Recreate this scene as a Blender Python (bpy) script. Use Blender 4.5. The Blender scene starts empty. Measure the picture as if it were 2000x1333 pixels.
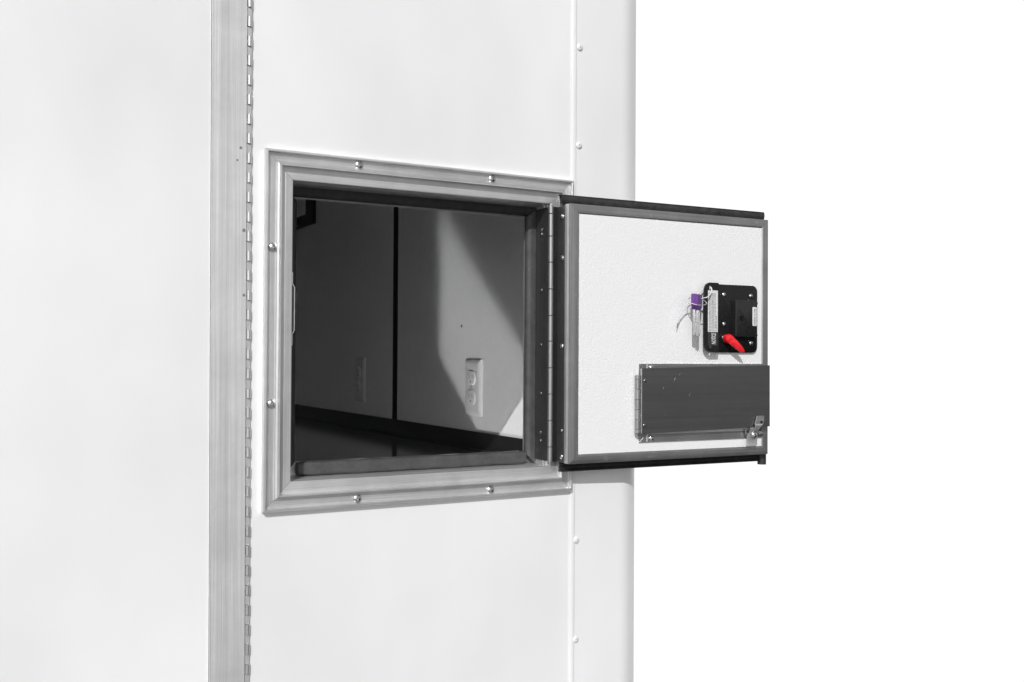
import bpy, bmesh, math, random
from mathutils import Vector, Matrix, Quaternion
random.seed(7)
scene = bpy.context.scene
COL = scene.collection
pi = math.pi

# ------------------------------------------------------------------ camera
cam_d = bpy.data.cameras.new('camera'); cam = bpy.data.objects.new('camera', cam_d); COL.objects.link(cam)
yaw, pitch, roll = -0.5128, 0.0135, 0.0054
fw = Vector((-math.sin(yaw)*math.cos(pitch), math.cos(yaw)*math.cos(pitch), math.sin(pitch)))
rt = Vector((math.cos(yaw), math.sin(yaw), 0)); up = rt.cross(fw)
rt, up = rt*math.cos(roll)+up*math.sin(roll), up*math.cos(roll)-rt*math.sin(roll)
m = Matrix.Identity(4)
for i in range(3):
    m[i][0], m[i][1], m[i][2] = rt[i], up[i], -fw[i]
m.translation = Vector((-0.3583, -1.3006, 0.2074))
cam.matrix_world = m
cam_d.sensor_width = 36; cam_d.lens = 1956.8/2000*36
cam_d.clip_start = 0.02; cam_d.clip_end = 300
scene.camera = cam

# ------------------------------------------------------------------ light
SUN = Vector((0.76, 1.0, -0.84)).normalized()          # the way sunlight travels
w = bpy.data.worlds.new('World'); scene.world = w; w.use_nodes = True
nt = w.node_tree; nt.nodes.clear()
sky = nt.nodes.new('ShaderNodeTexSky'); sky.sky_type = 'NISHITA'; sky.sun_disc = False
sky.sun_elevation = math.asin(-SUN.z); sky.sun_rotation = math.atan2(-SUN.x, -SUN.y)
hs = nt.nodes.new('ShaderNodeHueSaturation'); hs.inputs['Saturation'].default_value = 0.0
bg = nt.nodes.new('ShaderNodeBackground'); bg.inputs['Strength'].default_value = 0.10
wo = nt.nodes.new('ShaderNodeOutputWorld')
nt.links.new(sky.outputs[0], hs.inputs['Color']); nt.links.new(hs.outputs[0], bg.inputs['Color'])
nt.links.new(bg.outputs[0], wo.inputs['Surface'])
sd = bpy.data.lights.new('sun', 'SUN'); sd.energy = 2.85; sd.angle = math.radians(0.5); sd.color = (1, 1, 1)
so = bpy.data.objects.new('sun', sd); COL.objects.link(so)
so.rotation_euler = SUN.to_track_quat('-Z', 'Y').to_euler(); so.location = (-3, -3.5, 3.5)
vs = scene.view_settings
vs.view_transform = 'Standard'; vs.look = 'None'; vs.gamma = 1; vs.exposure = 0.0; vs.use_curve_mapping = False
scene.render.engine = 'CYCLES'
cy = scene.cycles
cy.use_denoising = True; cy.max_bounces = 10; cy.diffuse_bounces = 5; cy.glossy_bounces = 5
cy.caustics_reflective = True; cy.blur_glossy = 0.0; cy.sample_clamp_indirect = 12.0
cy.use_guiding = True; cy.use_surface_guiding = True; cy.guiding_training_samples = 64

# ------------------------------------------------------------------ materials
def new_mat(name):
    mt = bpy.data.materials.new(name); mt.use_nodes = True
    return mt, mt.node_tree, mt.node_tree.nodes['Principled BSDF']
def coords(t, scale):
    tc = t.nodes.new('ShaderNodeTexCoord'); mp = t.nodes.new('ShaderNodeMapping')
    mp.inputs['Scale'].default_value = scale
    t.links.new(tc.outputs['Object'], mp.inputs['Vector'])
    return mp.outputs[0]
def noise(t, vec, scale=1, detail=3, rough=.5, dist=0):
    n = t.nodes.new('ShaderNodeTexNoise'); n.inputs['Scale'].default_value = scale
    n.inputs['Detail'].default_value = detail; n.inputs['Roughness'].default_value = rough
    n.inputs['Distortion'].default_value = dist
    t.links.new(vec, n.inputs['Vector']); return n.outputs['Fac']
def ramp(t, fac, a, b, p0=.3, p1=.7):
    r = t.nodes.new('ShaderNodeValToRGB')
    r.color_ramp.elements[0].position = p0; r.color_ramp.elements[1].position = p1
    c = lambda v: (v, v, v, 1) if isinstance(v, (int, float)) else (*v, 1)
    r.color_ramp.elements[0].color = c(a); r.color_ramp.elements[1].color = c(b)
    t.links.new(fac, r.inputs[0]); return r.outputs[0]
def mul(t, a, b):
    x = t.nodes.new('ShaderNodeMix'); x.data_type = 'RGBA'; x.blend_type = 'MULTIPLY'
    x.inputs[0].default_value = 1
    t.links.new(a, x.inputs[6]); t.links.new(b, x.inputs[7]); return x.outputs[2]
def bump(t, bs, h, strength, dist):
    b = t.nodes.new('ShaderNodeBump'); b.inputs['Strength'].default_value = strength
    b.inputs['Distance'].default_value = dist
    t.links.new(h, b.inputs['Height']); t.links.new(b.outputs[0], bs.inputs['Normal'])
def plain(name, col, rough=.4, metal=0, spec=.5, coat=0, grain=.06, gscale=180):
    mt, t, bs = new_mat(name)
    v = coords(t, (gscale,)*3)
    n = noise(t, v, 1, 4)
    f = ramp(t, n, 1-grain, 1+grain*.3)
    rgb = t.nodes.new('ShaderNodeRGB'); rgb.outputs[0].default_value = (*col, 1)
    t.links.new(mul(t, rgb.outputs[0], f), bs.inputs['Base Color'])
    t.links.new(ramp(t, n, max(rough-.05, 0), rough+.07), bs.inputs['Roughness'])
    bs.inputs['Metallic'].default_value = metal; bs.inputs['Specular IOR Level'].default_value = spec
    bs.inputs['Coat Weight'].default_value = coat; bs.inputs['Coat Roughness'].default_value = .08
    return mt
def alu(name, axis, base=.62, rough=.42, metal=.7, var=.12, scuff=.0):
    """drawn aluminium: fine lines along the extrusion, soft smudges, a few pale scuffs"""
    mt, t, bs = new_mat(name)
    sc = [900.0, 900.0, 900.0]; sc['xyz'.index(axis)] = 5.0
    n1 = noise(t, coords(t, sc), 1, 3, .6)
    sc2 = [160.0]*3; sc2['xyz'.index(axis)] = 1.5
    n2 = noise(t, coords(t, sc2), 1, 2, .5)
    n3 = noise(t, coords(t, (14, 14, 14)), 1, 5, .62, .4)
    c = mul(t, ramp(t, n1, base*(1-var), base*(1+var*.6)), ramp(t, n2, 1-var*.7, 1.0))
    c = mul(t, c, ramp(t, n3, 1-var*1.1, 1.0, .3, .65))
    if scuff:
        sc3 = [90.0]*3; sc3['xyz'.index(axis)] = 22.0
        n4 = noise(t, coords(t, sc3), 1, 7, .75, 1.2)
        lo = ramp(t, n4, 0, 1, .60, .70)
        x = t.nodes.new('ShaderNodeMix'); x.data_type = 'RGBA'
        mm = t.nodes.new('ShaderNodeMath'); mm.operation = 'MULTIPLY'; mm.inputs[1].default_value = scuff
        t.links.new(lo, mm.inputs[0]); t.links.new(mm.outputs[0], x.inputs[0]); t.links.new(c, x.inputs[6])
        x.inputs[7].default_value = (min(base*2.0, .85),)*3+(1,); c = x.outputs[2]
    t.links.new(c, bs.inputs['Base Color'])
    t.links.new(ramp(t, n2, rough-.06, rough+.08), bs.inputs['Roughness'])
    bs.inputs['Metallic'].default_value = metal
    bump(t, bs, n1, .12, .0002)
    return mt
def white_paint():
    mt, t, bs = new_mat('white_paint')
    n = noise(t, coords(t, (3.0, 3.0, 1.8)), 1, 3, .5)
    d = noise(t, coords(t, (60, 60, 60)), 1, 8, .7)
    specks = ramp(t, d, 1.0, .93, .72, .80)
    t.links.new(mul(t, ramp(t, n, .735, .825, .36, .64), specks), bs.inputs['Base Color'])  # broad grey clouding: reflections of the surroundings put into the colour
    bs.inputs['Roughness'].default_value = .33; bs.inputs['Specular IOR Level'].default_value = .5
    bump(t, bs, n, .35, .006)
    return mt
def pebble():
    mt, t, bs = new_mat('pebbled_white')
    v = coords(t, (1, 1, 1))
    wob = t.nodes.new('ShaderNodeTexNoise'); wob.inputs['Scale'].default_value = 240; wob.inputs['Detail'].default_value = 1
    t.links.new(v, wob.inputs['Vector'])
    ad = t.nodes.new('ShaderNodeVectorMath'); ad.operation = 'MULTIPLY_ADD'
    ad.inputs[1].default_value = (.003, .003, .003)
    t.links.new(wob.outputs['Color'], ad.inputs[0]); t.links.new(v, ad.inputs[2])
    vo = t.nodes.new('ShaderNodeTexVoronoi'); vo.feature = 'SMOOTH_F1'; vo.inputs['Scale'].default_value = 460
    vo.inputs['Smoothness'].default_value = .6
    t.links.new(ad.outputs[0], vo.inputs['Vector'])
    big = noise(t, v, 60, 2)
    am = t.nodes.new('ShaderNodeMath'); am.operation = 'MULTIPLY'
    t.links.new(vo.outputs['Distance'], am.inputs[0]); t.links.new(ramp(t, big, .5, 1.0), am.inputs[1])
    bs.inputs['Base Color'].default_value = (.775, .775, .775, 1)
    bs.inputs['Roughness'].default_value = .45
    bump(t, bs, am.outputs[0], .55, -.0007)
    return mt
MAT = dict(
    paint=white_paint(), pebble=pebble(),
    alu_x=alu('alu_frame_x', 'x', .78, .38, .75, .17, .25), alu_z=alu('alu_frame_z', 'z', .78, .38, .75, .17, .2),
    strip=alu('alu_jamb_strip', 'z', .80, .42, .60, .13, .12),
    dalu_x=alu('alu_door_x', 'x', .42, .36, .85, .22, .6), dalu_z=alu('alu_door_z', 'z', .45, .36, .85, .22, .5),  # door rails: dark reflections and uneven highlights put into the colour
    flap=alu('alu_flap', 'x', .18, .34, .9, .06, .10),  # dark mirrored surroundings put into the flap's base colour
    leaf=alu('alu_hinge_leaf', 'z', .15, .42, .8, .15, .15),
    knuckle=alu('alu_knuckle', 'z', .72, .28, .9, .06), barrel=alu('alu_hatch_barrel', 'z', .45, .36, .85, .10), hinge_alu=alu('alu_flap_hinge', 'z', .42, .38, .85, .08),
    finger=alu('alu_hinge_finger', 'z', .60, .45, .6, .08),
    steel=plain('screw_steel', (.62, .62, .62), .22, 1.0, grain=.05),
    darksteel=plain('dull_rivet', (.22, .22, .22), .3, .9),
    white_plastic=plain('white_plastic', (.74, .74, .74), .38, grain=.02),
    inner=plain('interior_panel', (.85, .85, .85), .42, grain=.03, gscale=60),
    rubber=plain('black_rubber', (.028, .028, .028), .55, grain=.5, gscale=90),
    black=plain('black_plastic', (.008, .008, .008), .26, spec=.4, grain=.3, gscale=400),
    cover=plain('black_cover', (.016, .016, .016), .20, spec=.5, grain=.2),
    red=plain('red_plastic', (.75, .012, .02), .28, coat=.3, grain=.03),
    purple=plain('purple_plastic', (.115, .036, .215), .38, grain=.05),
    label=plain('label_paper', (.66, .66, .66), .5, grain=.03),
    ink=plain('label_ink', (.03, .03, .03), .5),
    nickel=plain('key_nickel', (.86, .86, .86), .30, .8),
    cable=plain('pale_nylon', (.62, .62, .62), .4, grain=.04),
    base=plain('black_baseboard', (.016, .016, .016), .4, grain=.2),
    slot=plain('outlet_slot', (.30, .30, .30), .5),  # slots coloured pale to stand for light reaching them from below
    leaf_dark=alu('black_hinge_leaf', 'z', .035, .40, .6, .2, .05),
    seam=plain('dark_seam', (.032, .032, .032), .9, spec=.05),
    hole=plain('dark_hole', (.01, .01, .01), .7),
)
def floor_mat():
    mt, t, bs = new_mat('polished_dark_floor')
    n = noise(t, coords(t, (3, 3, 3)), 1, 4)
    t.links.new(ramp(t, n, .68, .76), bs.inputs['Base Color'])
    bs.inputs['Metallic'].default_value = .93; bs.inputs['Roughness'].default_value = .13
    return mt
MAT['floor'] = floor_mat()
def dusty(name, base):
    mt, t, bs = new_mat(name)
    v = coords(t, (1, 1, 1))
    vo = t.nodes.new('ShaderNodeTexVoronoi'); vo.inputs['Scale'].default_value = 210; t.links.new(v, vo.inputs['Vector'])
    sp = ramp(t, vo.outputs['Distance'], 1, 0, .06, .11)
    rare = ramp(t, noise(t, v, 75, 3), 0, 1, .56, .64)
    x = t.nodes.new('ShaderNodeMix'); x.data_type = 'RGBA'
    t.links.new(mul(t, sp, rare), x.inputs[0]); t.links.new(ramp(t, noise(t, v, 60, 6, .65), base*.7, base*1.35), x.inputs[6]); x.inputs[7].default_value = (.5, .5, .5, 1)
    t.links.new(x.outputs[2], bs.inputs['Base Color']); bs.inputs['Roughness'].default_value = .6
    return mt
MAT['rubber_dusty'] = dusty('dusty_rubber', .052)
def ground_mat():
    mt, t, bs = new_mat('concrete')
    n = noise(t, coords(t, (5, 5, 5)), 1, 6)
    t.links.new(ramp(t, n, .20, .30), bs.inputs['Base Color']); bs.inputs['Roughness'].default_value = .9
    return mt
MAT['ground'] = ground_mat()
def sky_mat():
    mt = bpy.data.materials.new('white_sky'); mt.use_nodes = True; t = mt.node_tree; t.nodes.clear()
    e = t.nodes.new('ShaderNodeEmission'); e.inputs[0].default_value = (1, 1, 1, 1); e.inputs[1].default_value = 1.05
    o = t.nodes.new('ShaderNodeOutputMaterial'); t.links.new(e.outputs[0], o.inputs[0]); return mt
MAT['sky'] = sky_mat()

# ------------------------------------------------------------------ mesh helpers
class MB:
    """collects shapes; build() links them as one mesh object"""
    def __init__(s): s.bm = bmesh.new()
    def face(s, pts):
        vs_ = [s.bm.verts.new(p) for p in pts]; s.bm.faces.new(vs_); return s
    def box(s, x0, x1, y0, y1, z0, z1, bev=0, seg=2):
        b = bmesh.new()
        bmesh.ops.create_cube(b, size=1)
        for v in b.verts:
            v.co = Vector((x0+(x1-x0)*(v.co.x+.5), y0+(y1-y0)*(v.co.y+.5), z0+(z1-z0)*(v.co.z+.5)))
        if bev: bmesh.ops.bevel(b, geom=b.edges[:], offset=bev, segments=seg, affect='EDGES', profile=.5)
        return s.join(b)
    def join(s, b, mat=None):
        if mat is not None: b.transform(mat)
        me = bpy.data.meshes.new('tmp'); b.to_mesh(me); b.free(); s.bm.from_mesh(me); bpy.data.meshes.remove(me); return s
    def sweep(s, rings, closed=True, caps=True):
        R = [[s.bm.verts.new(p) for p in r] for r in rings]; n = len(R[0])
        for a, b in zip(R, R[1:]):
            for i in range(n if closed else n-1):
                s.bm.faces.new((a[i], a[(i+1) % n], b[(i+1) % n], b[i]))
        if caps and closed: s.bm.faces.new(R[0][::-1]); s.bm.faces.new(R[-1])
        return s
    def prism(s, poly, f0, f1):
        """poly of 2-D points; f0/f1 map a 2-D point to its two ends"""
        return s.sweep([[f0(*q) for q in poly], [f1(*q) for q in poly]])
    def lathe(s, prof, mat=None, n=20):
        b = MB(); rings = []
        for r, h in prof:
            rings.append([(r*math.cos(2*pi*i/n), r*math.sin(2*pi*i/n), h) for i in range(n)])
        b.sweep(rings)
        bmesh.ops.remove_doubles(b.bm, verts=b.bm.verts[:], dist=1e-7)
        return s.join(b.bm, mat)
    def tube(s, pts, r, n=10, flat=1.0):
        pts = [Vector(p) for p in pts]; rings = []
        t = (pts[1]-pts[0]).normalized(); a = t.orthogonal().normalized()
        for i, q in enumerate(pts):
            t2 = (pts[min(i+1, len(pts)-1)]-pts[max(i-1, 0)]).normalized()
            a = (a - t2*a.dot(t2)).normalized(); c = t2.cross(a)
            rr = r[i] if isinstance(r, list) else r
            rings.append([q+a*rr*math.cos(2*pi*k/n)+c*rr*flat*math.sin(2*pi*k/n) for k in range(n)])
        return s.sweep(rings)
    def mesh(s, name, mat, smooth=True, angle=32):
        bmesh.ops.recalc_face_normals(s.bm, faces=s.bm.faces[:])
        me = bpy.data.meshes.new(name); s.bm.to_mesh(me); s.bm.free()
        me.materials.append(MAT[mat])
        if smooth:
            me.shade_smooth(); me.set_sharp_from_angle(angle=math.radians(angle))
        return me
    def build(s, name, mat, parent=None, smooth=True, angle=32):
        return link(name, s.mesh(name, mat, smooth, angle), parent)
def ring_box(mb, u0, u1, v0, v1, a0, a1, c0, c1, f):
    """rectangular ring u0..u1 x v0..v1 with hole a0..a1 x c0..c1; f(u,v,d) with d 0/1 for the two depths"""
    O = [(u0, v0), (u1, v0), (u1, v1), (u0, v1)]; I = [(a0, c0), (a1, c0), (a1, c1), (a0, c1)]
    vb = [[mb.bm.verts.new(f(*q, d)) for q in P] for d in (0, 1) for P in (O, I)]
    o0, i0, o1, i1 = vb
    for k in range(4):
        l = (k+1) % 4
        mb.bm.faces.new((o0[k], o0[l], i0[l], i0[k])); mb.bm.faces.new((o1[k], i1[k], i1[l], o1[l]))
        mb.bm.faces.new((o0[k], o1[k], o1[l], o0[l])); mb.bm.faces.new((i0[k], i0[l], i1[l], i1[k]))
    return mb
def link(name, me, parent=None, mat=None):
    o = bpy.data.objects.new(name, me); COL.objects.link(o)
    if parent: o.parent = parent
    if mat is not None: o.matrix_local = mat
    return o
def tag(o, label=None, cat=None, group=None, kind=None):
    if label: o['label'] = label
    if cat: o['category'] = cat
    if group: o['group'] = group
    if kind: o['kind'] = kind
    return o
def thing(name, label, cat, loc=(0, 0, 0), rotz=0, group=None):
    o = bpy.data.objects.new(name, None); COL.objects.link(o)
    o.empty_display_size = .05; o.location = loc; o.rotation_euler = (0, 0, rotz)
    return tag(o, label, cat, group, 'thing')
def place(o, pos, normal, spin=0, scale=1):
    """put a shared mesh with +Z out of the surface"""
    q = Vector(normal).to_track_quat('Z', 'Y') @ Quaternion((0, 0, 1), spin)
    o.matrix_local = Matrix.Translation(Vector(pos)) @ q.to_matrix().to_4x4() @ Matrix.Diagonal((scale, scale, scale, 1))
    return o
def screw_mesh(name, r, h, mat, pit=True, drive=.38):
    b = MB(); n = 20
    prof = [(r, 0), (r, h*.18)] + [(r*math.cos(a), h*(.18+.82*math.sin(a))) for a in [pi/2*k/6 for k in range(1, 5)]]
    if pit:
        rings = [[(q*math.cos(2*pi*i/n), q*math.sin(2*pi*i/n), z) for i in range(n)] for q, z in prof]
        def sq(rad, z):                                   # cross-shaped driver recess
            out = []
            for i in range(n):
                a = 2*pi*i/n; k = .62+.38*abs(math.cos(2*a))**1.5
                out.append((rad*k*math.cos(a), rad*k*math.sin(a), z))
            return out
        rings += [sq(r*drive, h*.97), sq(r*drive*.8, h*.25)]
        b.sweep(rings)
    else:
        prof += [(r*.25, h*.99), (0.00001, h)]
        b.lathe(prof, n=n)
    return b.mesh(name, mat)
SCREW = screw_mesh('screw', .0062, .0042, 'steel')
SCREW_S = screw_mesh('screw', .0042, .0030, 'steel')
RIVET_D = screw_mesh('rivet', .0031, .0018, 'darksteel', False)
RIVET_W = screw_mesh('rivet', .0054, .0030, 'white_plastic', True, .26)

# ------------------------------------------------------------------ setting: sky, ground, interior shell
b = MB(); N1, N2 = 24, 14
rings = []
for j in range(N2+1):
    el = math.radians(-50+115*j/N2)
    rings.append([(60*math.cos(el)*math.cos(a), 60*math.cos(el)*math.sin(a)+1, 60*math.sin(el)) for a in [pi*(i/N1*.98+.01) for i in range(N1+1)]])
b.sweep(rings, closed=False)
tag(b.build('sky', 'sky'), kind='structure')
b = MB(); b.box(-9, .95, -10, -.02, -.70, -.60)  # unseen concrete pad, added for bounce light and reflections in the metal
tag(b.build('ground', 'ground'), kind='structure')

XW, ZF, YB = .6060, .0078, 2.4
b = MB(); b.box(-2, XW, .052, YB, -.02, ZF)
floor = tag(b.build('floor', 'floor'), kind='structure')
b = MB(); b.box(-2, XW+.02, .052, YB, 1.90, 1.95)
tag(b.build('ceiling', 'inner'), kind='structure')
b = MB(); b.box(-2, XW+.02, YB, YB+.04, -.02, 1.95)
tag(b.build('wall_back', 'inner'), kind='structure')
b = MB(); ring_box(b, .0, YB+.04, -.35, 1.95, 1.12, 1.44, .02, .68, lambda u, v, d: (-2.05+d*.05, u, v))   # unseen open doorway, added to let daylight into the interior
tag(b.build('wall_left', 'inner'), kind='structure')
b = MB(); b.box(XW+.008, XW+.02, .052, YB, -.02, 1.90)
wf = tag(b.build('wall_front', 'seam'), kind='structure')
for y0, y1 in ((.052, 0.9870), (1.0140, YB)):
    b = MB(); b.box(XW, XW+.008, y0, y1, -.02, 1.90, .0008, 1); b.build('panel', 'inner', wf)
b = MB(); b.box(XW-.0010, XW+.006, 0.9872, 1.0138, -.02, 1.90); b.build('seam_strip', 'seam', wf)
b = MB()
poly = [(XW-.0005, ZF), (XW-.0005, .0458), (XW-.004, .0463), (XW-.006, .042), (XW-.007, .022), (XW-.012, .013), (XW-.020, ZF+.0015), (XW-.020, ZF)]
b.prism(poly, lambda x, z: (x, .053, z), lambda x, z: (x, YB-.001, z))
b.build('baseboard', 'base', wf)
b = MB(); b.lathe([(.0030, 0), (.0030, .0006), (.0018, .0007), (.0015, .0004), (.00001, .0002)], n=14)
place(b.build('screw_hole', 'hole', wf), (XW, 0.6329, 0.2684), (-1, 0, 0))
place(link('screw', SCREW_S, wf), (XW, 0.6329, 0.2673), (-1, 0, 0), .4, .55)

# black framed box high on the interior wall
t = thing('framed_box', 'black framed grey box high on the dark interior wall', 'box', (XW, 1.8720, 0.6001))
b = MB(); ring_box(b, -.25, .25, 0, .42, -.18, .18, .035, .38, lambda u, v, d: (-.0005-d*.010, u, v)); b.build('frame', 'base', t)
b = MB(); b.box(-.0085, -.001, -.1795, .1795, .0355, .3795); b.build('panel', 'inner', t)

# ------------------------------------------------------------------ outlets on the interior wall
def outlet(yc, zc, label):
    t = thing('power_outlet', label, 'outlet', (XW, yc, zc), 0, 'duplex outlets on the interior wall')
    P = lambda a, q, c: (-c, -a, q)                        # a right, q up, c out of the wall
    b = MB()
    def rr(hw, hh, c, r, n=4):
        out = []
        for cx_, cz_, a0 in ((hw-r, hh-r, 0), (-hw+r, hh-r, pi/2), (-hw+r, -hh+r, pi), (hw-r, -hh+r, 3*pi/2)):
            for k in range(n+1):
                a = a0+pi/2*k/n; out.append(P(cx_+r*math.cos(a), cz_+r*math.sin(a), c))
        return out
    b.sweep([rr(.035, .057, .0003, .002), rr(.035, .057, .0018, .002), rr(.0337, .0557, .0034, .002), rr(.0308, .0528, .0052, .002), rr(.0275, .0495, .0064, .002), rr(.024, .046, .0068, .002)])
    b.build('plate', 'white_plastic', t)
    for s in (1, -1):
        z0 = s*.0195
        def shape(k, c):
            out = []
            for i in range(28):
                a = 2*pi*i/28; out.append(P(.0172*k*math.cos(a), z0+max(-.0143*k, min(.0143*k, .0172*k*math.sin(a))), c))
            return out
        b = MB(); b.sweep([shape(1, .0066), shape(1, .0084), shape(.955, .0090), shape(.9, .0092)])
        rc = b.build('receptacle', 'white_plastic', t)
        for a, hh in ((-.0064, .0042), (.0064, .0036)):
            b = MB(); x0, y0 = a-.0011, z0+.0030
            b.box(-.00945, -.0091, -a-.0011, -a+.0011, y0-hh, y0+hh); b.build('slot', 'slot', rc)
        b = MB(); b.lathe([(.0026, 0), (.0026, .0003), (.00001, .00031)], n=12)
        place(b.build('slot', 'slot', rc), P(0, z0-.0078, .0091), (-1, 0, 0))
    place(link('screw', SCREW_S, t), P(0, 0, .0066), (-1, 0, 0), .7, .55)
    t.scale = (1.04, 1.04, 1.04)
    return t
outlet(0.5710, 0.1380, 'white duplex outlet on the brightly lit part of the interior wall')
outlet(1.2365, 0.1380, 'duplex outlet in deep shade, left of the dark wall seam')

# ------------------------------------------------------------------ exterior wall with corner post
H, W = .475, .4765
ZB, ZT = -.35, 1.95
t = thing('trailer_wall', 'smooth white trailer side wall with rounded corner post and riveted seam', 'trailer wall', (.23, 0, ZB))
T = lambda x, y, z: (x-.23, y, z-ZB)
b = MB(); ring_box(b, -.0150, .4783, ZB, ZT, .031, W-.031, .031, H-.031, lambda u, v, d: T(u, d*.050, v))
b.build('wall_panel', 'paint', t)
b = MB(); b.box(-2-.23, -.95-.23, 0, .05, 0, ZT-ZB); b.build('wall_panel', 'paint', t)
r, xc = .055, .571
poly = [(.4790, -.0012)] + [(xc+r*math.sin(a), -.0012+r-r*math.cos(a)) for a in [pi/2*k/16 for k in range(17)]] + [(xc+r, YB+.04)]
inn = [(xc+r-.003, YB+.04)] + [(xc+(r-.003)*math.sin(a), -.0012+r-(r-.003)*math.cos(a)) for a in [pi/2*k/16 for k in range(16, -1, -1)]] + [(.4790, .0018)]
b = MB(); b.prism(poly+inn, lambda x, y: T(x, y, ZB), lambda x, y: T(x, y, ZT))
post = b.build('corner_post', 'paint', t)
b = MB()
poly = [(.4768, -.0006), (.4768, -.0018), (.4776, -.0022), (.4800, -.0026), (.4830, -.0026), (.4846, -.0024), (.4851, -.0020), (.4851, -.0014), (.4795, -.0014), (.4788, -.0006)]
b.prism(poly, lambda x, y: T(x, y, ZB), lambda x, y: T(x, y, ZT))
b.build('trim_strip', 'paint', t)
for k in range(-1, 8):
    place(link('rivet', RIVET_W, post), T(.4907-k*.00045, -.0012, .6844-k*.1524), (0, -1, 0), .3+k*1.3)

# ------------------------------------------------------------------ entry door at the left with its long hinge
t = thing('entry_door', 'large flush white door edged by a broad aluminium strip and long piano hinge', 'door', (-.49515, 0, ZB))
t.rotation_euler = (0, -.0048, 0)                       # it hangs a few millimetres out of plumb
T = lambda x, y, z: (x+.5, y, z-ZB)
b = MB(); b.box(*[v for a, c in zip(T(-.949, -.001, ZB), T(-.0700, .046, ZT)) for v in (a, c)]); b.build('door_slab', 'paint', t)
b = MB()
poly = [(-.0694, .046), (-.0694, -.0028), (-.0690, -.0034), (-.0682, -.0034), (-.0678, -.0030), (-.0250, -.0030), (-.0246, -.0026), (-.0246, .046)]
b.prism(poly, lambda x, y: T(x, y, ZB), lambda x, y: T(x, y, ZT)); b.build('jamb_strip', 'strip', t)
b = MB(); b.box(*[v for a, c in zip(T(-.0245, .0008, ZB), T(-.0151, .046, ZT)) for v in (a, c)])
hinge = b.build('hinge', 'strip', t)
PIT = MB().lathe([(.0021, 0), (.0019, .0003), (.0013, .0004), (.0010, .0001), (.00001, .0001)], n=12).mesh('pit', 'dalu_z')
for x, z, k in ((-.0322, .4705, .9), (-.0367, .4541, .7), (-.0279, .3639, 1.1), (-.0275, .2800, .9)):     # small dings
    place(link('pit', PIT, t), T(x, -.0030, z), (0, -1, 0), x*900, k)
HP = .0254
b = MB(); b.lathe([(.0025, .0003), (.0029, .0006), (.0029, .0129), (.0025, .0132)], n=18); K1 = b.mesh('knuckle', 'knuckle')
b = MB()
poly = [(-.0029, .003), (-.0029, -.0030), (-.0025, -.0036), (.0025, -.0036), (.0030, -.0030), (.0030, .003)]
b.prism(poly, lambda x, y: (x, y, .0001), lambda x, y: (x, y, .0119)); K2 = b.mesh('knuckle', 'finger')
z = .6544
for k in range(-3, 38):
    zz = z-k*HP
    link('knuckle', K1, hinge, Matrix.Translation(T(-.0211, -.0024, zz-.0254)))
    link('knuckle', K2, hinge, Matrix.Translation(T(-.0211, .0012, zz-.0120)))

# ------------------------------------------------------------------ hatch frame set in the wall
t = thing('metal_surround', 'square ribbed aluminium frame with gasket around the open hatch', 'hatch frame', (W/2, 0, 0))
LIP = 57.5
PROF0 = [(0, .4), (0, 8.6), (.7, 9.6), (2.8, 9.8), (3.5, 9.2), (4.0, 4.4), (5, 4.2), (14.2, 4.2), (15.2, 5.0), (16.2, 7.6), (17.2, 8.2), (18.3, 8.6),
        (19.2, 11.2), (19.8, 12.0), (20.7, 12.0), (21.1, 11.4), (21.3, 4.2), (22, 3.6), (27.5, 3.0), (28.1, 3.4), (37.0, 3.2), (38.0, 2.6), (38.2, 1.6),
        (38.2, -5), (37.6, -5.4), (37.6, -6.6), (38.2, -7), (38.2, -14), (37.6, -14.4), (37.6, -15.6), (38.2, -16), (38.2, -38), (39, -55), (LIP, -56), (LIP, -57.5), (31.5, -57.5), (31.5, -52), (31.1, -.1), (31.1, .4)]
PROF = [(a/1000, c/1000) for a, c in PROF0]
PROF_T = [(min(a, 52.6)/1000, c/1000) for a, c in PROF0]
PROF_R = [(min(a, 50.0)/1000, c/1000) for a, c in PROF0]
def rail(side, prof, g=.0002):
    x0 = W/2
    def P(s, h, e):
        if side == 'left': return (s-x0, -h, s+g if e == 0 else H-s-g)
        if side == 'right': return (W-s-x0, -h, s+g if e == 0 else H-s-g)
        if side == 'bottom': return ((s+g if e == 0 else W-s-g)-x0, -h, s)
        return ((s+g if e == 0 else W-s-g)-x0, -h, H-s)
    b = MB(); b.sweep([[P(s, h, 0) for s, h in prof], [P(s, h, 1) for s, h in prof]]); return b
for side, mt in (('left', 'alu_z'), ('right', 'alu_z'), ('bottom', 'alu_x'), ('top', 'alu_x')):
    rail(side, {'right': PROF_R, 'top': PROF_T}.get(side, PROF)).build('rail', mt, t, True, 28)
def gasket(s0, s1, y0, y1, n=10):
    pr = [(s0, -y1)]
    for k in range(n+1):
        a = pi*k/n; c = (y0+y1)/2; q = (y1-y0)/2
        pr.append((s1-q+q*math.sin(a)*1.0, -(c+q*math.cos(a))))
    pr.append((s0, -y0)); return pr
for side, s1, y0, mt in (('left', .0585, .041, 'rubber'), ('right', .0535, .038, 'rubber_dusty'), ('top', .0520, .040, 'rubber')):
    rail(side, gasket(.0384, s1, y0, .0545), .0004).build('gasket', mt, t)
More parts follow.
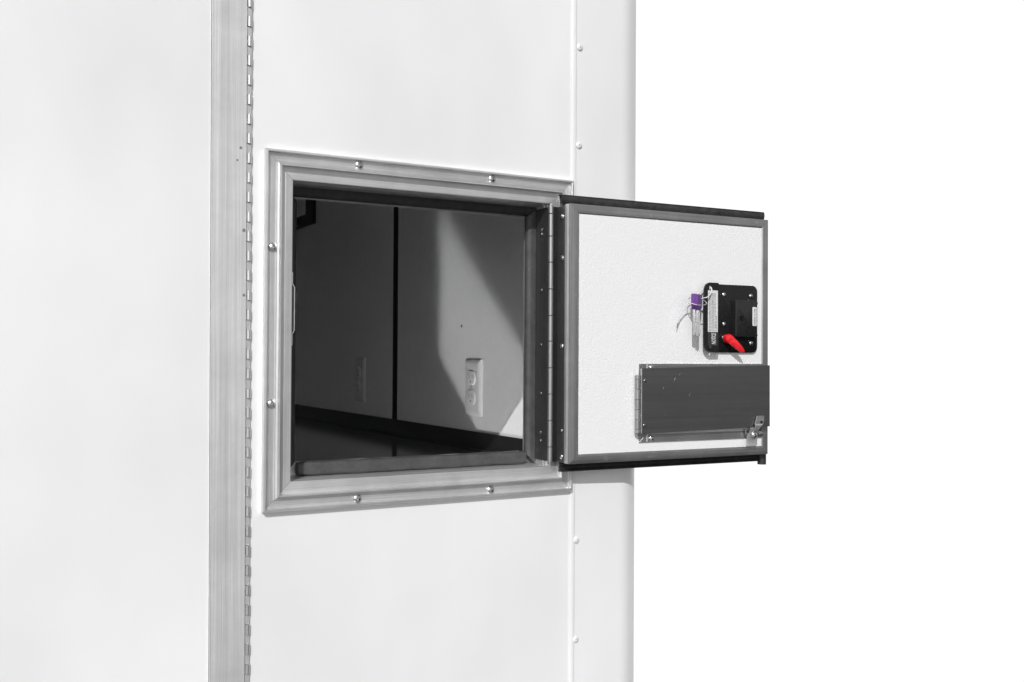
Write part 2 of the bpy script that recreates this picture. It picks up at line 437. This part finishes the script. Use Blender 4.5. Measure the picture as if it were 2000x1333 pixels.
# the bottom gasket is a loose bulb that lies on the sill between the side ones
b = MB(); rings = []
for i in range(25):
    x = .0615+(.4225-.0615)*i/24; e = min(1, (min(i, 24-i)+.35)/1.2); sag = .0004*math.sin(i*1.9)+.0003*math.sin(i*.7)
    pw = lambda c: math.copysign(abs(c)**.55, c)
    rings.append([(x-W/2, .0455+.0085*pw(math.cos(a))*(.8+.2*e), .0486+sag+.0098*pw(math.sin(a))*(.85+.15*e)) for a in [2*pi*k/24 for k in range(24)]])
b.sweep(rings); b.build('gasket', 'rubber_dusty', t)
for x, z, sp in ((.1290, .4655, .4), (.3355, .4652, 1.1), (.0110, .3464, .2), (.0108, .1414, .9), (.1300, .0098, .6), (.3360, .0088, 1.4)):
    place(link('screw', SCREW, t), (x-W/2, -.0042, z), (0, -1, 0), sp)
# strike plate on the left jamb
b = MB()
sp_ = [(.0383, .315), (.0383, .300), (.0413, .295), (.0413, .238), (.0383, .233), (.0383, .218)]
for i in range(len(sp_)-1):
    (x0, z0), (x1, z1) = sp_[i], sp_[i+1]
    q = [(x0, z0), (x1, z1), (x1+.0013, z1), (x0+.0013, z0)]
    b.prism(q, lambda x, z: (x-W/2+.0002, .000, z), lambda x, z: (x-W/2+.0002, .016, z))
b.build('strike_plate', 'knuckle', t)

# ------------------------------------------------------------------ hatch door, swung open flat beside its frame
TH = .0456
DO = Vector((.4455, -.040, .0444))
door = thing('access_hatch', 'small square hatch door swung wide open, pebbled white panel in aluminium frame', 'hatch door', DO, -TH)
DM = Matrix.Translation(DO) @ Matrix.Rotation(-TH, 4, 'Z')
D = lambda u, v, w_=0: (u, -w_, v)                                     # door metres: u right, v up, w out of the inner face
def dbox(b, u0, u1, v0, v1, w0, w1, bev=0, seg=2): return b.box(u0, u1, -w1, -w0, v0, v1, bev, seg)
DW, DH = .3845, .3895
b = MB(); dbox(b, .0035, DW-.002, .002, DH-.002, -.0235, -.0012); b.build('core', 'leaf', door)
b = MB(); dbox(b, .0150, .3735, .0125, .3765, -.0012, -.0006); b.build('panel', 'pebble', door)
rails = {'left': (.0172, 'dalu_z'), 'right': (.0130, 'dalu_z'), 'bottom': (.0140, 'dalu_x'), 'top': (.0145, 'dalu_x')}
wd = {k: v[0] for k, v in rails.items()}
def drail(side):
    u0, u1, v0, v1 = .0032, DW, 0, DH
    a0, a1, c0, c1 = u0+wd['left'], u1-wd['right'], v0+wd['bottom'], v1-wd['top']
    O = {'left': ((u0, v0), (u0, v1)), 'right': ((u1, v0), (u1, v1)), 'bottom': ((u0, v0), (u1, v0)), 'top': ((u0, v1), (u1, v1))}[side]
    I = {'left': ((a0, c0), (a0, c1)), 'right': ((a1, c0), (a1, c1)), 'bottom': ((a0, c0), (a1, c0)), 'top': ((a0, c1), (a1, c1))}[side]
    prof = [(0, -.012), (0, -.0004), (.02, .0006), (.09, .0008), (.86, .0008), (.94, .0003), (1, -.0004), (1, -.0012), (.1, -.0012), (.1, -.012)]
    g = .0001; ax = 1 if side in ('left', 'right') else 0
    rings = []
    for e in (0, 1):
        ring = []
        for k, wv in prof:
            q = [O[e][0]+(I[e][0]-O[e][0])*k, O[e][1]+(I[e][1]-O[e][1])*k]; q[ax] += g if e == 0 else -g
            ring.append(D(q[0], q[1], wv))
        rings.append(ring)
    b = MB(); b.sweep(rings); return b
for side in rails: drail(side).build('rail', rails[side][1], door, True, 25)
# bright channel lip at the hinge edge
b = MB()
poly = [(-.0004, -.006), (-.0004, -.0008), (.0000, -.0002), (.0012, -.0002), (.0016, -.0012), (.0024, -.0012), (.0030, -.0004), (.0030, -.006)]
b.prism(poly, lambda u, q: D(u, .001, q), lambda u, q: D(u, DH-.001, q)); b.build('edge_lip', 'alu_z', door)
# outer skin flange and the rubber seals along it
b = MB(); dbox(b, -.0002, .3975, -.0135, .4055, -.0260, -.0242, .0004, 1); b.build('outer_skin', 'dalu_x', door)
def cove(sgn, v_in, v_out):
    pr = []
    for k in range(9):
        a = pi/2*k/8; pr.append((v_out-sgn*.0005-(v_out-v_in)*(1-math.cos(a))*.98, -.0238+.0135*(1-math.cos(a))*.3+.010*math.sin(a)*.55))
    return pr
def seal(v_in, v_out, sgn):
    n = 10; front = []; back = []
    for k in range(n+1):
        q = k/n; v = v_out+(v_in-v_out)*q
        wv = (-.0150+.0022*math.sin(pi*q)) if sgn > 0 else (-.0120-.0075*math.sin(pi*q))
        front.append((v, wv)); back.append((v, wv-.0014))
    lip = [(v_out, -.0240), (v_out-(v_out-v_in)*.1, -.0240)]
    return front+back[::-1][:-1]+[(v_out-(v_out-v_in)*.10, -.0136), lip[1], lip[0]]
b = MB(); b.prism(seal(.3915, .4045, 1), lambda v, q: D(-.0025, v, q), lambda v, q: D(.3885, v, q)); b.build('seal', 'rubber', door)
b = MB(); b.prism(seal(-.0005, -.0125, -1), lambda v, q: D(-.0005, v, q), lambda v, q: D(.3800, v, q)); b.build('seal', 'rubber', door)
b = MB(); b.tube([D(.3865, -.0185, -.0165), D(.3865, -.010, -.0165), D(.3865, .39, -.0165)], .0072, 18); b.build('seal', 'rubber', door)
# hinge: door leaf, jamb leaf, knuckles and screws
PX, PY = .4346, -.0105
b = MB()
dbox(b, -.0105, -.0012, .0015, .3868, -.0285, -.0272); b.join(bmesh.new())
hl = b.build('hinge', 'leaf_dark', door)
b = MB(); dbox(b, -.0012, .0034, .0015, .3868, -.0275, -.0062); b.build('edge_channel', 'leaf', door)
DMI = DM.inverted()
L = lambda x, y, z: DMI @ Vector((x, y, z))
b = MB(); b.box(.4366, .4380, PY+.003, .0368, .0462, .4322)
o = b.build('hinge_leaf', 'leaf', hl); o.matrix_local = DMI
kb = [.4331, .4207, .3865, .3470, .3067, .2665, .2277, .1878, .1480, .1082, .0684, .0462]
for i in range(len(kb)-1):
    hh = kb[i]-kb[i+1]; b = MB(); r0 = .0039
    b.lathe([(r0-.0008, .0002), (r0, .0010), (r0, hh*.5), (r0, hh-.0010), (r0-.0008, hh-.0002)], n=20)
    o = b.build('knuckle', 'barrel', hl); o.matrix_local = DMI @ Matrix.Translation((PX, PY, kb[i+1]))
for z in (.3995, .3925, .3065, .2225, .1480, .0880, .0755):
    o = link('rivet', RIVET_D, hl)
    q = Vector((-1, 0, 0)).to_track_quat('Z', 'Y').to_matrix().to_4x4()
    o.matrix_local = DMI @ Matrix.Translation((.4366, .0205, z)) @ q @ Matrix.Scale(1.1, 4)
for v, s in ((.3705, 1), (.3085, 1), (.1760, 1), (.0495, .6), (.0105, 1)):
    o = link('screw', SCREW_S, door); place(o, D(-.0012, v, -.0125), (-1, 0, 0), v*40, s)

# ---- lock on the door
def rrect(u0, u1, v0, v1, r, corners=(1, 1, 1, 1), n=6):
    """rounded rectangle, counter-clockwise from lower left; corners: ll, lr, ur, ul"""
    out = []
    for (cu, cv, a0), on in zip(((u0, v0, pi), (u1, v0, 1.5*pi), (u1, v1, 0), (u0, v1, pi/2)), corners):
        rr_ = r if on else .0004
        ou = cu+(rr_ if cu == u0 else -rr_); ov = cv+(rr_ if cv == v0 else -rr_)
        for k in range(n+1):
            a = a0+pi/2*k/n; out.append((ou+rr_*math.cos(a), ov+rr_*math.sin(a)))
    return out
def slab(b, poly, w0, w1, rnd=.0006):
    cu = sum(q[0] for q in poly)/len(poly); cv = sum(q[1] for q in poly)/len(poly)
    mx = max(abs(q[0]-cu) for q in poly); my = max(abs(q[1]-cv) for q in poly)
    sh = lambda k: [(cu+(q[0]-cu)*(1-k/mx), cv+(q[1]-cv)*(1-k/my)) for q in poly]
    ringz = [(0, w0), (0, w1-rnd), (rnd*.35, w1-rnd*.3), (rnd, w1)]
    b.sweep([[D(u, v, wv) for u, v in sh(k)] for k, wv in ringz]); return b
b = MB()
slab(b, rrect(.2740, .3592, .1680, .2782, .0095, (0, 1, 1, 0)), .0002, .0042, .0010)
lock = tag(b.build('lock', 'black', door), 'black lock body with red handle')
# raised tab on its left, with two holes (a ring-shaped solid per hole would be a thin strip: the tab is built from three pieces)
b = MB()
tabp = rrect(.2428, .2700, .1686, .2795, .0120, (1, 0, 0, 1))
def holed(b, poly, holes, w0, w1):
    bm = bmesh.new(); loops = [poly]+[[(hu+hr*math.cos(2*pi*k/14), hv+hr*1.35*math.sin(2*pi*k/14)) for k in range(14)] for hu, hv, hr in holes]
    es = []
    for lp in loops:
        vv = [bm.verts.new(D(u, v, w1)) for u, v in lp]
        es += [bm.edges.new((vv[i], vv[(i+1) % len(vv)])) for i in range(len(vv))]
    bmesh.ops.triangle_fill(bm, edges=es, use_beauty=True)
    ext = bmesh.ops.extrude_face_region(bm, geom=bm.faces[:])
    bmesh.ops.translate(bm, verts=[e for e in ext['geom'] if isinstance(e, bmesh.types.BMVert)], vec=Vector(D(0, 0, w0))-Vector(D(0, 0, w1)))
    b.join(bm)
holed(b, tabp, [(.2545, .2712, .0026), (.2555, .1768, .0026)], .0116, .0144)
b.prism([(.2660, .0118), (.2700, .0144), (.2716, .0144), (.2760, .0042), (.2760, .0010), (.2735, .0010)], lambda u, q: D(u, .1690, q), lambda u, q: D(u, .2785, q))
b.build('tab', 'black', lock)
# body of the tab's left rim (rounded bar)
b = MB(); slab(b, rrect(.3068, .3512, .1932, .2548, .0026), .0040, .0124, .0018); cover = b.build('cover', 'cover', lock)
for v0, v1 in ((.2470, .2515), (.1955, .1990)):
    b = MB(); slab(b, rrect(.3425, .3545, v0, v1, .0008), .0041, .0105, .0006); b.build('clip', 'black', lock)
b = MB(); b.lathe([(.0048, 0), (.0048, .0003), (.0041, .0004), (.0039, .0001), (.00001, .0001)], n=24)
place(b.build('cover_screw', 'black', lock), D(.3193, .2242, .0123), (0, -1, 0))
for a in (-.0011, .0011):
    b = MB(); b.box(-.0004, .0004, -.0034, .0034, 0, .0006, .0002, 1)
    place(b.build('cover_screw', 'black', lock), D(.3193+a, .2242, .0124), (0, -1, 0), .25)
for u, v in ((.2893, .2618), (.3447, .2613), (.2898, .2140), (.3452, .1837)):
    place(link('screw', SCREW_S, lock), D(u, v, .0041), (0, -1, 0), u*90, .92)
b = MB(); slab(b, rrect(.3416, .3505, .2118, .2426, .0016), .0124, .0127, .0001); b.build('code_label', 'label', lock)
b = MB(); b.prism([(.2496, .2007), (.2692, .2007), (.2692, .2670), (.2496, .2670)], lambda u, v: D(u, v, .0144), lambda u, v: D(u, v, .0146)); b.build('notice_label', 'label', lock)
b = MB(); b.prism([(.2496, .1790), (.2692, .1790), (.2692, .2006), (.2496, .2006)], lambda u, v: D(u, v, .0144), lambda u, v: D(u, v, .0146)); b.build('notice_label', 'ink', lock)
def text(s, u, v, w_, size, mat, parent, shear=0, width=None, bold=0):
    """lettering that reads upwards (turned a quarter turn left) on the door's inner side"""
    cu = bpy.data.curves.new('lettering', 'FONT'); cu.body = s; cu.size = size; cu.shear = shear; cu.offset = bold
    cu.resolution_u = 2
    ob = bpy.data.objects.new('tmp_text', cu); COL.objects.link(ob)
    dg = bpy.context.evaluated_depsgraph_get(); me = bpy.data.meshes.new_from_object(ob.evaluated_get(dg))
    bpy.data.objects.remove(ob); bpy.data.curves.remove(cu)
    xs = [q.co.x for q in me.vertices]
    k = (width/(max(xs)-min(xs))) if width else 1
    for q in me.vertices:
        x, y = (q.co.x-min(xs))*k, q.co.y
        q.co = Vector(D(u-y, v+x, w_))
    me.materials.clear(); me.materials.append(MAT[mat]); me.name = 'lettering'
    return link('lettering', me, parent)
text('NOTICE', .2650, .1812, .0147, .0118, 'label', lock, .25, .0182, .0002)
lines = ['Do not use any key except one made or designed', 'the key code of this lock. Do not insert the wrong',
         'or force the key. Such actions may damage the lock', 'and prevent it from functioning properly. If making',
         'or replacing keys, go to the web site on this label', 'or call the key maker']
for i, s in enumerate(lines):
    text(s, .2532+i*.00285, .2020, .0147, .0030, 'ink', lock, 0, (.0605 if i < 5 else .0250), .00004)
text('CODE: G 346', .3474, .2138, .0128, .0042, 'ink', lock, 0, .0262, .00006)
# red turn handle
b = MB(); b.lathe([(.0078, 0), (.0078, .0016), (.0066, .0030), (.0058, .0034), (.0056, .0046)], n=24)
place(b.build('handle_collar', 'black', lock), D(.2912, .1905, .0041), (0, -1, 0))
b = MB()
hc = Vector((.2915, .1905)); ht = Vector((.3155, .1695)); dv = (ht-hc).normalized(); pv = Vector((-dv.y, dv.x))
b.lathe([(.0071, .0086), (.0073, .0105), (.0073, .0150), (.0068, .0175), (.0052, .0192), (.0025, .0199), (.00001, .0200)],
        Matrix(((1, 0, 0, hc.x), (0, 0, -1, 0), (0, 1, 0, hc.y), (0, 0, 0, 1))), 28)
rings = []
for k in range(13):
    q = k/12; c = hc+(ht-hc)*(q*1.0); hwid = .0040*(1-q)**.8+.0030; wt = .0195+.0030*math.sin(pi*min(q*1.1, 1)*.5); th_ = .0092-.0035*q
    if k == 12: hwid *= .62; c = c+dv*.0004
    if k == 11: hwid *= .9
    ring = []
    for i in range(16):
        a = 2*pi*i/16; e1 = math.copysign(abs(math.cos(a))**.5, math.cos(a)); e2 = math.copysign(abs(math.sin(a))**.5, math.sin(a))
        # a finger groove: the lower side is pinched in
        pq = c+pv*hwid*e1*(1 if e2 > 0 else .8)
        ring.append(D(pq.x, pq.y, wt-th_/2+th_/2*e2+(.0012*e1 if k > 3 else 0)))
    rings.append(ring)
b.sweep(rings); b.build('handle', 'red', lock)

# ---- vent flap with frame, hinge and latch
b = MB()
ring_box(b, .1282, .3800, .0285, .1498, .1420, .3700, .0400, .1370, lambda u, v, d: D(u, v, .0002+d*.0018))
vf = b.build('vent_frame', 'dalu_x', door, False)
for v0, v1 in ((.0287, .0402), (.1372, .1497)):
    b = MB(); dbox(b, .1412, .1436, v0, v1, .0020, .0030, .0003, 1); b.build('ridge', 'alu_z', vf)
place(link('screw', SCREW_S, vf), D(.1502, .0338, .0020), (0, -1, 0), .4, 1.1)
place(link('screw', SCREW_S, vf), D(.1502, .1437, .0020), (0, -1, 0), 1.4, 1.1)
for (u0, v0), (u1, v1) in (((.1283, .0286), (.1412, .0402)), ((.1283, .1497), (.1412, .1375))):   # mitre lines: a fine weld bead
    b = MB(); b.tube([D(u0+.0005, v0+(.0004 if v0 < .1 else -.0004), .0020), D(u1, v1, .0020)], .0004, 6); b.build('mitre_joint', 'alu_z', vf)
fa = math.radians(1.1); fc = Vector((.1262, .0424))
def F(u, v, wv):                                         # flap metres: from its lower left corner
    x = fc.x+u*math.cos(fa)-v*math.sin(fa)*.12; y = fc.y+v+u*math.sin(fa)
    return D(x, y, wv+.0095+u*.010)
b = MB(); fp = [(0, 0), (.2515, 0), (.2515, .1003), (0, .1003)]
b.sweep([[F(u, v, 0) for u, v in fp], [F(u, v, .0014) for u, v in fp], [F(u+(.0004 if u == 0 else -.0004), v+(.0004 if v == 0 else -.0004), .0017) for u, v in fp]])
flap = tag(b.build('flap', 'flap', door), 'metal vent flap, slightly askew')
b = MB(); b.prism([(-.0006, -.0005), (.0006, -.0005), (.0006, .0019), (-.0006, .0019)], lambda u, q: F(u, .0002, q), lambda u, q: F(u, .1000, q)); b.build('bright_edge', 'alu_z', flap)
for u, v in ((.0062, .0815), (.0055, .0127)):
    place(link('rivet', RIVET_D, flap), F(u, v, .0016), (0, -1, 0))
for u, v, l, a in ((.060, .079, .007, 1.15), (.088, .054, .006, 1.0), (.043, .030, .005, -1.1), (.040, .068, .003, 1.2), (.070, .088, .003, 1.1), (.160, .092, .003, .9)):
    b = MB(); q0 = F(u, v, .00172); q1 = F(u+l*math.cos(a), v+l*math.sin(a), .00172); b.tube([q0, q1], .00014, 5); b.build('scratch', 'dalu_x', flap)
fk = [.1322, .1262, .1108, .0950, .0795, .0640, .0490, .0433]
b = MB(); dbox(b, .1188, .1270, .0434, .1320, .0030, .0072); fh = b.build('flap_hinge', 'leaf', door)
for i in range(len(fk)-1):
    hh = fk[i]-fk[i+1]; b = MB(); b.lathe([(.0037, .0001), (.0042, .0006), (.0042, hh-.0006), (.0037, hh-.0001)], n=16)
    link('knuckle', b.mesh('knuckle', 'hinge_alu' if i % 2 == 0 else 'dalu_z'), fh, Matrix.Translation(D(.1215, fk[i+1], .0065)))
b = MB(); b.lathe([(.00001, -.0036), (.0022, -.0031), (.0036, -.0018), (.0040, 0)], n=16)
link('pin_end', b.mesh('pin_end', 'dalu_z'), fh, Matrix.Translation(D(.1215, .0433, .0065)))
# latch: keeper bracket on the frame, hooked spring clip on the flap
def bent(b, pts, width, thick):
    """sheet strip bent along pts (v, w) with width given per point as (u0, u1)"""
    rings = []
    for i, (v, wv) in enumerate(pts):
        u0, u1 = width[i]
        rings.append([D(u0, v, wv), D(u1, v, wv), D(u1, v, wv-thick), D(u0, v, wv-thick)])
    b.sweep(rings); return b
b = MB(); bent(b, [(.0480, .0125), (.0425, .0125), (.0370, .0100), (.0330, .0080), (.0160, .0095)],
     [(.3385, .3560), (.3385, .3570), (.3375, .3565), (.3360, .3560), (.3330, .3540)], .0012)
lat = b.build('latch', 'alu_z', door)
b = MB(); bent(b, [(.0560, .0060), (.0470, .0062), (.0400, .0060), (.0325, .0050)], [(.3310, .3345), (.3310, .3350), (.3325, .3350), (.3345, .3358)], .0012); b.build('side_ear', 'steel', lat)
b = MB(); bent(b, [(.0645, .0152), (.0575, .0160), (.0520, .0166)], [(.3490, .3640), (.3462, .3635), (.3440, .3610)], .0010)
b.build('hook', 'dalu_x', lat)  # upper hook in darker metal, standing for its dark reflection
b = MB(); bent(b, [(.0519, .0166), (.0500, .0180), (.0470, .0178), (.0425, .0150), (.0390, .0120)],
     [(.3440, .3610), (.3436, .3580), (.3434, .3548), (.3440, .3535), (.3446, .3510)], .0010)
b.build('hook_bend', 'alu_x', lat)
b = MB(); b.tube([D(.3440, .0519, .0168), D(.3490, .0645, .0154), D(.3520, .0648, .0154), D(.3640, .0646, .0154)], .0006, 6); b.build('bright_edge', 'steel', lat)
b = MB(); b.lathe([(.0026, 0), (.0026, .0002), (.00001, .00021)], n=14)
place(b.build('hook_hole', 'hole', lat), D(.3575, .0548, .0164), (0, -1, .1))
b = MB(); bent(b, [(.0480, .0060), (.0400, .0062), (.0355, .0040), (.0300, .0020)], [(.3585, .3640), (.3585, .3650), (.3600, .3660), (.3630, .3690)], .0012); b.build('side_ear', 'dalu_z', lat)
place(link('screw', SCREW, lat), D(.3475, .0335, .0095), (0, -1, 0), .5, .92)
b = MB(); b.tube([D(.3618, .0395, .003), D(.3660, .0350, .0035), (D(.3700, .0330, .003))], [.0026, .0030, .0018], 10); b.build('weld', 'steel', lat)

# ------------------------------------------------------------------ keys, ring and cable tie hanging from the lock
def kthing(name, label, cat, u, v, w_, rz, group=None):
    e = thing(name, label, cat, group=group)
    e.matrix_world = DM @ Matrix.Translation(D(u, v, w_)) @ Matrix.Rotation(rz, 4, 'Z')
    return e
def key(label, u, v, w_, rz, tilt, blade):
    e = kthing('key', label, 'key', u, v, w_, rz, 'keys on the wire ring')
    b = MB()                                                           # head: thick slab with a hole, its edge towards the viewer
    prof = [(-.0095, .0125), (.0095, .0125), (.0108, .0100), (.0108, -.0060), (.0075, -.0095), (.0040, -.0125), (-.0040, -.0125), (-.0075, -.0095), (-.0108, -.0060), (-.0108, .0100)]
    k_ = lambda c: [(q[0]*c, q[1]*c) for q in prof]
    b.sweep([[(x, y, z+.0125) for y, z in k_(c)] for x, c in ((-.0031, .95), (-.0026, 1), (.0026, 1), (.0031, .95))])
    b.build('head', 'purple', e)
    b = MB(); b.box(-.0034, .0034, -.0070, .0040, .0050, .0064, .0004, 1); b.build('head_ridge', 'purple', e)
    b = MB(); n = 26; pr = [(-.0042, .002), (.0042, .002), (.0042, -.006)]
    rn = random.Random(int(u*1e5))
    for i in range(n):
        z = -.008-i*(blade-.010)/n; pr.append((.0042-(rn.random()*.0019 if i % 2 else .0003), z))
    pr += [(.0020, -blade), (-.0030, -blade), (-.0042, -blade+.002)]
    b.prism(pr, lambda y, z: (-.0019, y, z), lambda y, z: (.0019, y, z)); b.build('blade', 'nickel', e)
    b = MB(); b.box(-.0024, .0024, -.0012, .0012, -blade+.003, -.004, .0004, 1); b.build('groove', 'nickel', e)
    return e
key('purple-headed key hanging farther left, its edge towards the viewer', .2186, .2348, .0212, -.90, 0, .0400)
key('purple-headed key hanging nearer the black lock', .2222, .2338, .0255, -.96, 0, .0405)
b = MB(); C = Vector(D(.2210, .2475, .0240)); pts = []
ax1 = Vector((1, -.10, .05)).normalized(); ax2 = Vector((.05, -.75, -.45)).normalized()
for i in range(49):
    a = 2*pi*i/48; pts.append(C+ax1*.0150*math.cos(a)+ax2*.0125*math.sin(a)+Vector((0, 0, .0006*math.sin(a*.5))))
b.tube(pts, .0006, 8)
rg = tag(b.build('key_ring', 'nickel'), 'thin wire ring round the two purple key heads', 'key ring', None, 'thing'); rg.matrix_world = DM
def bez(P, n=10):
    P = [Vector(q) for q in P]; out = []
    Q = [P[0]*2-P[1]]+P+[P[-1]*2-P[-2]]
    for i in range(1, len(Q)-2):
        for k in range(n):
            t_ = k/n; a, b_, c, d = Q[i-1:i+3]
            out.append(.5*((2*b_)+(c-a)*t_+(2*a-5*b_+4*c-d)*t_*t_+(3*b_-a-3*c+d)*t_**3))
    return out+[P[-1]]
tie = kthing('cable_tie', 'pale cable tie looped through the lock hole and trailing left of the keys', 'cable tie', 0, 0, 0, 0)
pts = bez([D(.2545, .2725, .0080), D(.2545, .2718, .0150), D(.2535, .2650, .0185), D(.2430, .2560, .0225), D(.2310, .2530, .0235), D(.2200, .2490, .0225), D(.2080, .2440, .0180),
           D(.2030, .2360, .0140), D(.1975, .2240, .0105), D(.1960, .2140, .0080)])
b = MB(); b.tube(pts, .0011, 8, .7); b.build('strap', 'cable', tie)
b = MB(); b.tube([D(.1960, .2142, .0080), D(.1950, .2085, .0070), D(.1945, .2060, .0068)], [.0013, .0012, .0008], 8, .6); b.build('strap_tip', 'dalu_x', tie)
b = MB(); b.tube(bez([D(.2545, .2725, .0080), D(.2450, .2690, .0080), D(.2300, .2600, .0130), D(.2230, .2540, .0200)]), .0011, 8, .7); b.build('strap', 'cable', tie)
